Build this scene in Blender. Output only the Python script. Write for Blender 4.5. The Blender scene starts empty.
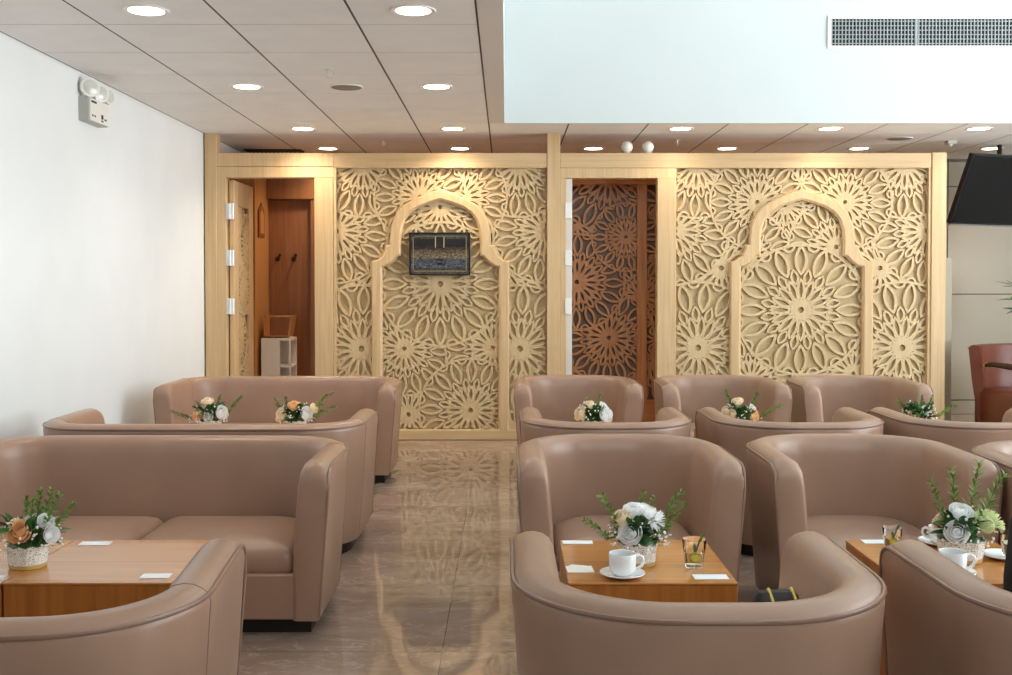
import bpy, math, random
from mathutils import Vector, Matrix
R_ = random.Random(7)
PI = math.pi
sc = bpy.context.scene
COL = sc.collection

# ------------------------------------------------------------------ colours and materials
def lin(h):
    h = h.lstrip('#'); out = []
    for i in (0, 2, 4):
        c = int(h[i:i+2], 16) / 255
        out.append(c / 12.92 if c <= .04045 else ((c + .055) / 1.055) ** 2.4)
    return tuple(out) + (1,)

class NT:
    def __init__(s, name):
        s.m = bpy.data.materials.new(name); s.m.use_nodes = True
        s.t = s.m.node_tree; s.b = s.t.nodes['Principled BSDF']; s.out = s.t.nodes['Material Output']
    def n(s, typ, **kw):
        nd = s.t.nodes.new(typ)
        for k, v in kw.items():
            if k.startswith('i_'):
                key = k[2:]
                key = int(key) if key.isdigit() else key
                nd.inputs[key].default_value = v
            else: setattr(nd, k, v)
        return nd
    def l(s, a, b): s.t.links.new(a, b)
    def coord(s, scale=(1, 1, 1), rot=(0, 0, 0)):
        tc = s.n('ShaderNodeTexCoord'); mp = s.n('ShaderNodeMapping')
        mp.inputs['Scale'].default_value = scale; mp.inputs['Rotation'].default_value = rot
        s.l(tc.outputs['Object'], mp.inputs['Vector']); return mp.outputs['Vector']
    def ramp(s, fac, stops):
        r = s.n('ShaderNodeValToRGB')
        els = r.color_ramp.elements
        while len(els) < len(stops): els.new(.5)
        for e, (p, c) in zip(els, stops): e.position = p; e.color = c
        s.l(fac, r.inputs['Fac']); return r.outputs['Color']
    def bump(s, h, strength, dist):
        b = s.n('ShaderNodeBump'); b.inputs['Strength'].default_value = strength; b.inputs['Distance'].default_value = dist
        s.l(h, b.inputs['Height']); s.l(b.outputs['Normal'], s.b.inputs['Normal'])

def plain(name, col, rough=.5, metal=0, spec=.5, var=.0, scale=8, bump=0, emit=0, coat=0):
    t = NT(name); b = t.b
    b.inputs['Base Color'].default_value = lin(col); b.inputs['Roughness'].default_value = rough
    b.inputs['Metallic'].default_value = metal; b.inputs['Specular IOR Level'].default_value = spec
    if coat: b.inputs['Coat Weight'].default_value = coat; b.inputs['Coat Roughness'].default_value = .08
    if emit:
        b.inputs['Emission Color'].default_value = lin(col); b.inputs['Emission Strength'].default_value = emit
    if var or bump:
        nz = t.n('ShaderNodeTexNoise'); nz.inputs['Scale'].default_value = scale; nz.inputs['Detail'].default_value = 5
        t.l(t.coord(), nz.inputs['Vector'])
        if var:
            c = lin(col); lo = tuple(x * (1 - var) for x in c[:3]) + (1,); hi = tuple(min(1, x * (1 + var)) for x in c[:3]) + (1,)
            t.l(t.ramp(nz.outputs['Fac'], [(.3, lo), (.7, hi)]), b.inputs['Base Color'])
        if bump: t.bump(nz.outputs['Fac'], bump, .004)
    return t.m

def wood(name, dark, light, axis='z', rough=.45, scale=1.0, coat=0, spec=.5, fine=1.0):
    t = NT(name); b = t.b
    st = {'x': (1.2, 26, 26), 'y': (26, 1.2, 26), 'z': (26, 26, 1.2)}[axis]
    v = t.coord(tuple(a * scale for a in st))
    n1 = t.n('ShaderNodeTexNoise'); n1.inputs['Scale'].default_value = 1.0; n1.inputs['Detail'].default_value = 7; n1.inputs['Distortion'].default_value = .6
    t.l(v, n1.inputs['Vector'])
    st2 = tuple(a * (4 if a > 5 else 2) * scale * fine for a in st)
    n2 = t.n('ShaderNodeTexNoise'); n2.inputs['Scale'].default_value = 1.0; n2.inputs['Detail'].default_value = 3
    t.l(t.coord(st2), n2.inputs['Vector'])
    mx = t.n('ShaderNodeMath', operation='MULTIPLY_ADD'); mx.inputs[1].default_value = .4
    t.l(n2.outputs['Fac'], mx.inputs[0])
    m2 = t.n('ShaderNodeMath', operation='MULTIPLY'); m2.inputs[1].default_value = .6
    t.l(n1.outputs['Fac'], m2.inputs[0]); t.l(m2.outputs[0], mx.inputs[2])
    t.l(t.ramp(mx.outputs[0], [(.36, lin(dark)), (.62, lin(light))]), b.inputs['Base Color'])
    b.inputs['Roughness'].default_value = rough; b.inputs['Specular IOR Level'].default_value = spec
    if coat: b.inputs['Coat Weight'].default_value = coat; b.inputs['Coat Roughness'].default_value = .06
    t.bump(mx.outputs[0], .15, .002)
    return t.m

def petal(name, col):
    t = NT(name); b = t.b; b.inputs['Base Color'].default_value = lin(col); b.inputs['Roughness'].default_value = .6
    nz = t.n('ShaderNodeTexNoise'); nz.inputs['Scale'].default_value = 60; t.l(t.coord(), nz.inputs['Vector']); t.bump(nz.outputs['Fac'], .1, .002)
    tr = t.n('ShaderNodeBsdfTranslucent'); tr.inputs['Color'].default_value = lin(col)
    mx = t.n('ShaderNodeMixShader'); mx.inputs[0].default_value = .42
    t.l(b.outputs[0], mx.inputs[1]); t.l(tr.outputs[0], mx.inputs[2]); t.l(mx.outputs[0], t.out.inputs['Surface'])
    return t.m

def leather(name, col):
    t = NT(name); b = t.b
    c = lin(col)
    nz = t.n('ShaderNodeTexNoise'); nz.inputs['Scale'].default_value = 5; nz.inputs['Detail'].default_value = 4
    t.l(t.coord(), nz.inputs['Vector'])
    t.l(t.ramp(nz.outputs['Fac'], [(.3, tuple(x * .93 for x in c[:3]) + (1,)), (.7, tuple(min(1, x * 1.06) for x in c[:3]) + (1,))]), b.inputs['Base Color'])
    vo = t.n('ShaderNodeTexVoronoi'); vo.inputs['Scale'].default_value = 260
    t.l(t.coord(), vo.inputs['Vector'])
    ad = t.n('ShaderNodeMath', operation='MULTIPLY_ADD'); ad.inputs[1].default_value = .15
    t.l(vo.outputs['Distance'], ad.inputs[0])
    big = t.n('ShaderNodeTexNoise'); big.inputs['Scale'].default_value = 7; big.inputs['Detail'].default_value = 2
    t.l(t.coord(), big.inputs['Vector']); t.l(big.outputs['Fac'], ad.inputs[2])
    t.bump(ad.outputs[0], .22, .006)
    b.inputs['Roughness'].default_value = .31; b.inputs['Specular IOR Level'].default_value = .5
    return t.m

def marble(name):
    t = NT(name); b = t.b
    v = t.coord()
    n0 = t.n('ShaderNodeTexNoise'); n0.inputs['Scale'].default_value = 1.6; n0.inputs['Detail'].default_value = 8; n0.inputs['Roughness'].default_value = .62; n0.inputs['Distortion'].default_value = .9
    mp = t.coord((1, 2.0, 1), (0, 0, .5)); t.l(mp, n0.inputs['Vector'])
    base = t.ramp(n0.outputs['Fac'], [(.28, lin('#7e6a5e')), (.5, lin('#957f71')), (.72, lin('#ab998d'))])
    nv = t.n('ShaderNodeTexNoise'); nv.inputs['Scale'].default_value = 2.3; nv.inputs['Detail'].default_value = 6; nv.inputs['Distortion'].default_value = 2.2
    t.l(t.coord((1, 1.8, 1), (0, 0, .7)), nv.inputs['Vector'])
    sb = t.n('ShaderNodeMath', operation='SUBTRACT'); sb.inputs[1].default_value = .5; t.l(nv.outputs['Fac'], sb.inputs[0])
    ab = t.n('ShaderNodeMath', operation='ABSOLUTE'); t.l(sb.outputs[0], ab.inputs[0])
    vein = t.ramp(ab.outputs[0], [(.0, (.35, .35, .35, 1)), (.022, (0, 0, 0, 1))])
    m1 = t.n('ShaderNodeMix', data_type='RGBA'); t.l(vein, m1.inputs['Factor']); t.l(base, m1.inputs[6]); m1.inputs[7].default_value = lin('#c4b8a8')
    # tile joints every 0.8 m
    sx = t.n('ShaderNodeSeparateXYZ'); t.l(v, sx.inputs[0])
    def joint(sock, off):
        a = t.n('ShaderNodeMath', operation='ADD'); a.inputs[1].default_value = off + 80; t.l(sock, a.inputs[0])
        md = t.n('ShaderNodeMath', operation='MODULO'); md.inputs[1].default_value = .8; t.l(a.outputs[0], md.inputs[0])
        lt = t.n('ShaderNodeMath', operation='LESS_THAN'); lt.inputs[1].default_value = .0035; t.l(md.outputs[0], lt.inputs[0]); return lt.outputs[0]
    mm = t.n('ShaderNodeMath', operation='MAXIMUM'); t.l(joint(sx.outputs['X'], .22), mm.inputs[0]); t.l(joint(sx.outputs['Y'], -3.65), mm.inputs[1])
    m2 = t.n('ShaderNodeMix', data_type='RGBA'); t.l(mm.outputs[0], m2.inputs['Factor']); t.l(m1.outputs[2], m2.inputs[6]); m2.inputs[7].default_value = lin('#5d5145')
    t.l(m2.outputs[2], b.inputs['Base Color'])
    b.inputs['Roughness'].default_value = .03; b.inputs['Specular IOR Level'].default_value = .85
    return t.m

def glassy(name, col, rough=0.0, ior=1.45):
    t = NT(name); b = t.b
    b.inputs['Base Color'].default_value = lin(col); b.inputs['Roughness'].default_value = rough
    b.inputs['Transmission Weight'].default_value = 1; b.inputs['IOR'].default_value = ior
    return t.m

def lace(name, tint):
    t = NT(name); b = t.b
    vo = t.n('ShaderNodeTexVoronoi', feature='DISTANCE_TO_EDGE'); vo.inputs['Scale'].default_value = 150
    t.l(t.coord(), vo.inputs['Vector'])
    c = t.ramp(vo.outputs['Distance'], [(.0, lin('#f4f2ec')), (.16, lin('#e6e2d8')), (.34, lin(tint))])
    sx = t.n('ShaderNodeSeparateXYZ'); t.l(t.coord(), sx.inputs[0])
    lt = t.n('ShaderNodeMath', operation='LESS_THAN'); lt.inputs[1].default_value = .014; t.l(sx.outputs['Z'], lt.inputs[0])
    m = t.n('ShaderNodeMix', data_type='RGBA'); t.l(lt.outputs[0], m.inputs['Factor']); t.l(c, m.inputs[6]); m.inputs[7].default_value = lin('#c9a765')
    t.l(m.outputs[2], b.inputs['Base Color']); b.inputs['Roughness'].default_value = .45
    t.bump(vo.outputs['Distance'], .5, .003)
    return t.m

def night_picture(name):
    t = NT(name); b = t.b
    v = t.coord()
    sx = t.n('ShaderNodeSeparateXYZ'); t.l(v, sx.inputs[0])
    mr = t.n('ShaderNodeMapRange'); mr.inputs['From Min'].default_value = -.15; mr.inputs['From Max'].default_value = .15
    t.l(sx.outputs['Z'], mr.inputs['Value'])
    band = t.ramp(mr.outputs[0], [(.0, lin('#6b6353')), (.1, lin('#4a4640')), (.16, lin('#6f7985')), (.34, lin('#56606c')), (.42, lin('#9a8a72')), (.55, lin('#7b6950')), (.66, lin('#3a3530')), (.8, lin('#15151a')), (.93, lin('#5d5a50'))])
    vo = t.n('ShaderNodeTexVoronoi'); vo.inputs['Scale'].default_value = 95
    t.l(t.coord((1, 1, 1.5)), vo.inputs['Vector'])
    nz = t.n('ShaderNodeTexNoise'); nz.inputs['Scale'].default_value = 60; nz.inputs['Detail'].default_value = 3
    t.l(t.coord((1, 1, 2.2)), nz.inputs['Vector'])
    sp = t.ramp(nz.outputs['Fac'], [(.36, (.04, .04, .04, 1)), (.66, (1.0, 1.0, 1.0, 1))])
    m = t.n('ShaderNodeMix', data_type='RGBA', blend_type='MULTIPLY'); m.inputs['Factor'].default_value = 1
    t.l(band, m.inputs[6]); t.l(sp, m.inputs[7]); t.l(m.outputs[2], b.inputs['Base Color'])
    b.inputs['Roughness'].default_value = .35
    return t.m

M = dict(
    leather=leather('taupe_leather', '#a3826e'), piping=leather('taupe_piping', '#8f7060'), seam=plain('seam_thread', '#927362', .6),
    plinth=plain('black_plinth', '#15130f', .5),
    red_leather=leather('rust_leather', '#63301e'),
    wall=plain('white_wall_paint', '#e8edef', .75, var=.02, scale=3), bulk=plain('bulkhead_paint', '#c9d0d0', .8, var=.012, scale=2),
    tile=plain('ceiling_tile', '#efefed', .7, var=.03, scale=5), groove=plain('ceiling_gap', '#5a4a3c', .8), ctrim=plain('ceiling_trim', '#dcd8d2', .6),
    floor=marble('marble_floor'),
    oak_v=wood('pale_oak_upright', '#c6a679', '#d5b88e', 'z'), oak_h=wood('pale_oak_rail', '#c6a679', '#d5b88e', 'x'),
    lattice=wood('carved_oak', '#c7ad81', '#d2ba91', 'z', rough=.5), back=plain('backing_veneer', '#bfa87f', .6, var=.04, scale=4),
    brown_v=wood('brown_door_wood', '#84522f', '#9a6640', 'z', rough=.4), brown_o=wood('orange_wood', '#b0703f', '#c68650', 'z', rough=.4), brown_h=wood('brown_rail_wood', '#b0703f', '#c68650', 'x', rough=.4),
    brown_l=wood('brown_carved_wood', '#a87046', '#bb8458', 'z', rough=.45), brown_back=plain('dark_backing', '#6b5545', .4, var=.1), leaf_back=plain('leaf_backing', '#66553a', .5),
    plaque=wood('plaque_wood', '#6e3616', '#8a4a22', 'z'), honey_v=wood('honey_wall_wood', '#b27843', '#c98f56', 'z', rough=.35),
    table=wood('honey_table_glare', '#b06f30', '#c98a45', 'x', rough=.2, scale=.7, coat=.35), table_s=wood('honey_table_side', '#9b5a22', '#b5712f', 'z', rough=.28, scale=.7, coat=.2),  # one honey wood, its top coloured paler than the sides for glare
    china=plain('white_china', '#f2f3f3', .12, coat=.5), paper=plain('white_card', '#eef1f4', .6), napkin=plain('napkin_paper', '#f4efe8', .85),
    glass=glassy('clear_glass', '#ffffff', 0, 1.3), drink=glassy('lemon_water', '#f3f4cf', 0, 1.2), lemon=plain('lemon_flesh', '#e0c648', .4),
    green=plain('leaf_green', '#3c6a2c', .5, var=.3, scale=30), dark_green=plain('dark_leaf_green', '#2a4f26', .4, var=.25, scale=30), fern=plain('fern_green', '#6f8f3c', .6, var=.3, scale=30),
    white_rose=petal('white_petal', '#ffffff'), cream_rose=petal('cream_petal', '#fff1d8'), peach_rose=petal('peach_petal', '#ffd8a8'), hydr=petal('pale_green_petal', '#e6eec0'), breath=plain('tiny_white_bloom', '#f5f5ee', .7),
    lace=lace('lace_pot', '#8f8a80'), lace_blue=lace('blue_lace_pot', '#77808e'),
    black=plain('black_plastic', '#0d0d0f', .35), screen=plain('dark_screen', '#060709', .12), silver=plain('silver_edge', '#a9adb0', .3, metal=.9),
    steel=plain('brushed_steel', '#dfe2e2', .3, metal=.55), dark_metal=plain('dark_hook_metal', '#3a2417', .4, metal=.5),
    white_p=plain('white_plastic', '#e9e8e2', .4), grey_p=plain('grey_plastic', '#b9bab4', .5), lens=plain('lamp_lens', '#d5d6cf', .15), ink=plain('printed_ink', '#2c2c2c', .7),
    vent=plain('vent_dark', '#15181a', .8), slat=plain('vent_slat', '#9ba3a4', .5), ring=plain('downlight_ring', '#f0ede6', .4),
    grille=plain('speaker_mesh', '#8f887f', .7), panel=plain('beige_wall_panel', '#9b917d', .35, var=.03, scale=2), panel_gap=plain('panel_gap', '#6c6558', .7),
    bag=plain('black_fabric', '#0c0c0d', .75, var=.2), bag_brown=plain('dark_brown_bag', '#1f1410', .6), gold=plain('gold_strap', '#c9ad54', .35, metal=.4),
    picture=night_picture('night_picture'), picture_black=plain('cube_cloth_black', '#050506', .6), pic_tan=plain('picture_tan', '#a69877', .5),
    soil=plain('pot_soil', '#3a2a1f', .9), pot=plain('grey_planter', '#8d8a84', .5), shelf_white=plain('white_laminate', '#d9d3cc', .4),
    rear=plain('light_cutting_wall', '#5a544c', .6), frame_wh=plain('window_frame', '#cfd3d4', .4), glow=plain('lamp_diffuser', '#fff0d8', .5, emit=14),
)

# ------------------------------------------------------------------ mesh builder
class MB:
    def __init__(s): s.v = []; s.f = []
    def add(s, vs, fs):
        o = len(s.v); s.v += [tuple(p) for p in vs]; s.f += [tuple(i + o for i in f) for f in fs]; return s
    def box(s, x0, x1, y0, y1, z0, z1, b=0.0):
        if b <= 0:
            return s.add([(x0,y0,z0),(x1,y0,z0),(x1,y1,z0),(x0,y1,z0),(x0,y0,z1),(x1,y0,z1),(x1,y1,z1),(x0,y1,z1)],
                         [(0,3,2,1),(4,5,6,7),(0,1,5,4),(1,2,6,5),(2,3,7,6),(3,0,4,7)])
        xs, ys, zs = (x0, x1), (y0, y1), (z0, z1); vs = []; idx = {}
        for i in (0,1):
            for j in (0,1):
                for k in (0,1):
                    sx, sy, sz = (1,-1)[i]*b, (1,-1)[j]*b, (1,-1)[k]*b
                    for a, p in enumerate(((xs[i], ys[j]+sy, zs[k]+sz), (xs[i]+sx, ys[j], zs[k]+sz), (xs[i]+sx, ys[j]+sy, zs[k]))):
                        idx[i,j,k,a] = len(vs); vs.append(p)
        fs = []
        for i in (0,1): fs.append([idx[i,j,k,0] for j,k in ((0,0),(0,1),(1,1),(1,0))])
        for j in (0,1): fs.append([idx[i,j,k,1] for i,k in ((0,0),(1,0),(1,1),(0,1))])
        for k in (0,1): fs.append([idx[i,j,k,2] for i,j in ((0,0),(0,1),(1,1),(1,0))])
        for i in (0,1):
            for j in (0,1): fs.append([idx[i,j,0,0], idx[i,j,1,0], idx[i,j,1,1], idx[i,j,0,1]])
        for i in (0,1):
            for k in (0,1): fs.append([idx[i,0,k,0], idx[i,1,k,0], idx[i,1,k,2], idx[i,0,k,2]])
        for j in (0,1):
            for k in (0,1): fs.append([idx[0,j,k,1], idx[1,j,k,1], idx[1,j,k,2], idx[0,j,k,2]])
        for i in (0,1):
            for j in (0,1):
                for k in (0,1): fs.append([idx[i,j,k,0], idx[i,j,k,1], idx[i,j,k,2]])
        c = Vector(((x0+x1)/2, (y0+y1)/2, (z0+z1)/2)); V = [Vector(p) for p in vs]; out = []
        for f in fs:
            n = (V[f[1]]-V[f[0]]).cross(V[f[2]]-V[f[1]]); m = sum((V[i] for i in f), Vector())/len(f)
            out.append(f if n.dot(m-c) > 0 else f[::-1])
        return s.add(vs, out)
    def loft(s, rings, closed=True, cap0=False, cap1=False, flip=False):
        n = len(rings[0]); vs = [p for r in rings for p in r]; fs = []
        m = n if closed else n-1
        for i in range(len(rings)-1):
            for j in range(m):
                a, b2 = i*n+j, i*n+(j+1) % n
                q = (a, b2, b2+n, a+n); fs.append(q[::-1] if flip else q)
        if cap0: f = tuple(range(n)); fs.append(f if flip else f[::-1])
        if cap1:
            f = tuple(range((len(rings)-1)*n, len(rings)*n)); fs.append(f[::-1] if flip else f)
        return s.add(vs, fs)
    def lathe(s, prof, n=28, c=(0,0,0), cap=True):
        rings = [[(c[0]+r*math.cos(2*PI*k/n), c[1]+r*math.sin(2*PI*k/n), c[2]+z) for k in range(n)] for r, z in prof]
        return s.loft(rings, True, cap, cap)
    def tube(s, pts, r, n=8, closed=False):
        pts = [Vector(p) for p in pts]; N = len(pts); rings = []; up = None
        for i, p in enumerate(pts):
            t = (pts[(i+1) % N]-pts[i-1]) if closed else (pts[min(i+1, N-1)]-pts[max(i-1, 0)])
            if t.length < 1e-9: t = Vector((0,0,1))
            t.normalize()
            if up is None:
                up = Vector((0,0,1)) if abs(t.z) < .9 else Vector((1,0,0))
            u = up - t*up.dot(t)
            if u.length < 1e-6: u = t.orthogonal()
            u.normalize(); up = u; w = t.cross(u)
            rr = r[i] if isinstance(r, (list, tuple)) else r
            rings.append([p + u*rr*math.cos(2*PI*k/n) + w*rr*math.sin(2*PI*k/n) for k in range(n)])
        if closed: rings.append(rings[0]); return s.loft(rings, True)
        return s.loft(rings, True, True, True)
    def ball(s, c, r, nu=10, nv=6, sz=1.0):
        prof = [(max(1e-4, r*math.sin(PI*i/nv)), -r*sz*math.cos(PI*i/nv)) for i in range(nv+1)]
        return s.lathe(prof, nu, c, True)
    def prism(s, poly, y0, y1):        # polygon in x,z pushed through y
        return s.loft([[(x, y0, z) for x, z in poly], [(x, y1, z) for x, z in poly]], True, True, True, flip=False)
    def xform(s, mat):
        s.v = [tuple(mat @ Vector(p)) for p in s.v]; return s
    def build(s, name, mat, parent=None, loc=None, smooth=40, fix=False):
        me = bpy.data.meshes.new(name); me.from_pydata(s.v, [], s.f); me.update()
        if fix:
            import bmesh
            bm = bmesh.new(); bm.from_mesh(me); bmesh.ops.recalc_face_normals(bm, faces=bm.faces); bm.to_mesh(me); bm.free()
        me.materials.append(mat)
        if smooth:
            for p in me.polygons: p.use_smooth = True
            me.set_sharp_from_angle(angle=math.radians(smooth))
        o = bpy.data.objects.new(name, me); COL.objects.link(o)
        if parent is not None: o.parent = parent
        if loc is not None: o.location = loc
        return o

def thing(name, label, cat, loc=(0,0,0), rz=0, group=None):
    o = bpy.data.objects.new(name, None); COL.objects.link(o); o.empty_display_size = .1
    o.location = loc; o.rotation_euler = (0, 0, rz); o['label'] = label; o['category'] = cat
    if group: o['group'] = group
    return o
def tag(o, label, cat, group=None):
    o['label'] = label; o['category'] = cat
    if group: o['group'] = group
    return o
def struct(o, label=None):
    o['kind'] = 'structure'
    if label: o['label'] = label
    return o
def shell(name, label=None, loc=(0,0,0)):
    o = bpy.data.objects.new(name, None); COL.objects.link(o); o.location = loc
    return struct(o, label)
def dup(root, loc, rz, label):
    r = root.copy(); COL.objects.link(r); r.location = loc; r.rotation_euler = (0, 0, rz); r['label'] = label
    for ch in list(root.children):
        c = ch.copy(); COL.objects.link(c); c.parent = r
        for g in list(ch.children):
            d = g.copy(); COL.objects.link(d); d.parent = c
    return r

# ================================================================== SETTING
XL, YP, ZC = -2.43, 8.65, 2.47
struct(MB().box(XL-.1, 7.0, -3.2, 11.2, -.1, 0).build('floor', M['floor'], smooth=0), 'polished grey brown marble tile floor')
struct(MB().box(XL-.12, XL, -3.2, 11.2, 0, 2.75).build('wall_left', M['wall'], smooth=0), 'plain white wall on the left')
# suspended ceiling of square tiles, gaps backed almost flush in brown standing in for shade
def ceiling():
    mb = MB()
    xs = [XL+.004, -1.89, -1.29, -.69, -.13]; ys = [YP + .603*k for k in range(-19, 5)]
    y_b = 8.11
    def cell(x0, x1, y0, y1):
        mb.box(x0+.006, x1-.006, y0+.0045, y1-.0045, ZC, ZC+.018)
    for j in range(len(ys)-1):
        for i in range(4):
            cell(xs[i], xs[i+1], ys[j], ys[j+1])
    xr = [-.13+.604*k for k in range(0, 12)]
    for i in range(11):
        cell(xr[i], xr[i+1], y_b+.005, YP)
        for k in range(4): cell(xr[i], xr[i+1], YP+.603*k, YP+.603*(k+1))
    return mb
struct(ceiling().build('ceiling', M['tile'], smooth=0), 'low ceiling of pale square tiles')
struct(MB().box(XL, -.13, -2.9, 8.11, ZC+.0015, ZC+.06).box(XL, 6.6, 8.112, 11.2, ZC+.0015, ZC+.06).build('trim_1', M['groove'], smooth=0))  # dark backing paints the shade of the tile gaps
struct(MB().box(-.127, -.012, -2.9, 8.1, ZC-.002, ZC+.05).build('trim_2', M['ctrim'], smooth=0))
# tall white bulkhead beyond the open well, its side cheek, and the high roof
struct(MB().box(-.012, 7.0, 8.085, 8.11, ZC-.003, 4.6).build('wall_bulkhead', M['bulk'], smooth=0), 'tall white bulkhead wall above the screens')
struct(MB().box(-.13, -.012, -2.9, 8.2, ZC+.05, 4.6).build('wall_well', M['bulk'], smooth=0))
struct(MB().box(-.2, 7.0, -3.2, 8.3, 4.6, 4.75).build('ceiling_high', M['bulk'], smooth=0))
struct(MB().box(XL-.1, 7.0, -3.2, -3.06, 0, 3.3).build('wall_rear', M['rear'], smooth=0), 'unseen dark rear wall under the high windows, shaped to cut low light')  # unseen wall, tall and dark to keep light off near seat backs
# far wall on the right with raised panels, and the far wall behind the prayer rooms
bw = struct(MB().box(3.2, 7.0, 10.4, 10.55, 0, ZC).build('wall_back', M['panel_gap'], smooth=0), 'beige panelled wall at the far right')
pm = MB()
for (x0, x1) in ((3.3, 4.262), (4.268, 5.5), (5.506, 6.9)):
    for (z0, z1) in ((.14, 1.158), (1.164, 2.196), (2.202, 2.44)):
        pm.box(x0, x1, 10.375, 10.4, z0, z1, .003)
struct(pm.build('trim_3', M['panel'], smooth=0))
struct(MB().box(3.3, 6.9, 10.365, 10.4, 0, .13, .004).build('baseboard_back', M['panel'], smooth=0))
struct(MB().box(3.62, 3.70, 8.9, 9.05, 0, 1.48, .004).build('trim_4', M['panel'], smooth=0), 'slim pale pilaster beside the screen end')
struct(MB().box(XL, 3.2, 10.4, 10.55, 0, ZC).build('wall_rear_room', M['honey_v'], smooth=0))
# glazed sides of the hall: rear and right, daylight comes through
def glazing(name, horiz, a0, a1, c, n):
    w = shell(name)
    fr = MB()
    for k in range(n+1):
        p = a0+(a1-a0)*k/n
        if horiz: fr.box(p-.03, p+.03, c-.04, c+.04, 0, 4.6)
        else: fr.box(c-.04, c+.04, p-.03, p+.03, 0, 4.6)
    for z in (.05, 2.6, 4.55):
        if horiz: fr.box(a0, a1, c-.035, c+.035, z-.03, z+.03)
        else: fr.box(c-.035, c+.035, a0, a1, z-.03, z+.03)
    fr.build('window_frame', M['frame_wh'], w, smooth=0)
glazing('window_1', True, -.1, 7.0, -3.12, 5)
glazing('window_2', False, .6, 7.2, 6.96, 5)
struct(MB().box(6.9, 7.05, -3.2, .6, 0, 4.6).build('wall_right_blocker', M['rear'], smooth=0))  # unseen wall added to block daylight from behind the seats
struct(MB().box(6.9, 7.05, 7.2, 10.55, 0, 4.6).build('wall_right', M['wall'], smooth=0))

# ================================================================== CARVED LATTICE
S = 124.0
def PX(x): return (x-506)/S
def PZ(y): return 1.26-(y-284)/S
def almond(cx, cz, th, r0, r1, hw, n=9):
    pts = []
    ct, st = math.cos(th), math.sin(th)
    for sgn in (1, -1):
        rng = range(n+1) if sgn == 1 else range(n-1, 0, -1)
        for i in rng:
            t = i/n; r = r0+(r1-r0)*t; o = sgn*hw*math.sin(PI*t)**.85
            pts.append((cx+r*ct-o*st, cz+r*st+o*ct))
    return pts
def circle(cx, cz, r, n, a0=0, a1=2*PI, closed=True):
    k = n if closed else n+1
    return [(cx+r*math.cos(a0+(a1-a0)*i/n), cz+r*math.sin(a0+(a1-a0)*i/n)) for i in range(k)]
def rosette(cx, cz, R, rot=0.0, n=16):
    """closed / open strokes: (points, closed, width)"""
    n = 16 if R > .37 else 14
    w = .0135+.015*R; out = []; da = 2*PI/n
    out.append((circle(cx, cz, .105*R, 24), True, .115*R))
    for k in range(n):
        th = rot+k*da; h = th+da/2
        P = lambda r, a: (cx+r*R*math.cos(a), cz+r*R*math.sin(a))
        out.append((almond(cx, cz, th, .15*R, .475*R, .05*R), True, w*.92))
        out.append((almond(cx, cz, h, .40*R, .62*R, .052*R, 6), True, w*.85))
        out.append((almond(cx, cz, th, .55*R, .985*R, .082*R), True, w))
        out.append((circle(cx+R*math.cos(h), cz+R*math.sin(h), .085*R, 10, h+PI*.5, h+PI*1.5, False), False, w*.85))
    out.append((circle(cx, cz, R, 64), True, w*.95))
    return out
def inside(poly, x, z):
    r = False; n = len(poly)
    for i in range(n):
        x0, z0 = poly[i]; x1, z1 = poly[i-1]
        if (z0 > z) != (z1 > z) and x < (x1-x0)*(z-z0)/(z1-z0)+x0: r = not r
    return r
def lattice(mb, ros, rect, keep, yf, yb):
    """ros: list (x,z,R) with the most important first; each is cut where an earlier one stands"""
    x0, x1, z0, z1 = rect; rr = random.Random(3)
    def ok(x, z, i):
        if not (x0 <= x <= x1 and z0 <= z <= z1) or not keep(x, z): return False
        for (cx, cz, R) in ros[:i]:
            if (x-cx)**2+(z-cz)**2 < (R*.985)**2: return False
        return True
    for i, (cx, cz, R) in enumerate(ros):
        for pts, closed, w in rosette(cx, cz, R, rot=(i*.37) % .39):
            P = []; m = len(pts)
            for a in range(m if closed else m-1):
                p, q = pts[a], pts[(a+1) % m]; L = math.hypot(q[0]-p[0], q[1]-p[1]); k = max(1, int(L/.014))
                for b in range(k): P.append((p[0]+(q[0]-p[0])*b/k, p[1]+(q[1]-p[1])*b/k))
            if not closed: P.append(pts[-1])
            fl = [ok(x, z, i) for x, z in P]; N = len(P)
            if all(fl): runs = [(P, closed)]
            else:
                runs = []
                if closed:
                    s0 = fl.index(False); P = P[s0:]+P[:s0]; fl = fl[s0:]+fl[:s0]
                cur = []
                for p, g in zip(P, fl):
                    if g: cur.append(p)
                    else:
                        if len(cur) > 1: runs.append((cur, False))
                        cur = []
                if len(cur) > 1: runs.append((cur, False))
            y = yf+rr.uniform(-.0009, .0009)
            for Q, cl in runs:
                n = len(Q); ring = []
                for a in range(n):
                    p = Q[a-1] if (cl or a) else Q[0]; q = Q[(a+1) % n] if (cl or a < n-1) else Q[-1]
                    dx, dz = q[0]-p[0], q[1]-p[1]; L = math.hypot(dx, dz) or 1
                    nx, nz = -dz/L*w/2, dx/L*w/2
                    x, z = Q[a]
                    ring.append([(x+nx, yb, z+nz), (x+nx, y, z+nz), (x-nx, y, z-nz), (x-nx, yb, z-nz)])
                if cl: ring.append(ring[0])
                mb.loft(ring, False)
    return mb
OUT = [(-71.5, 430), (-71.5, 264), (-71.3, 261.5), (-66, 260.5), (-60, 256), (-57, 249), (-56.5, 245.5), (-52.6, 245), (-52.4, 237), (-51, 225), (-46, 214), (-38, 205), (-26, 198.5), (-12, 193), (0, 189)]
INN = [(-60.5, 430), (-60.5, 269), (-60.3, 267), (-55, 266), (-49, 262), (-45, 258), (-44, 256.5), (-41.2, 256), (-41, 242), (-40, 230), (-37, 220.5), (-31, 213), (-22, 207.5), (-11, 203.5), (0, 200.5)]
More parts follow.
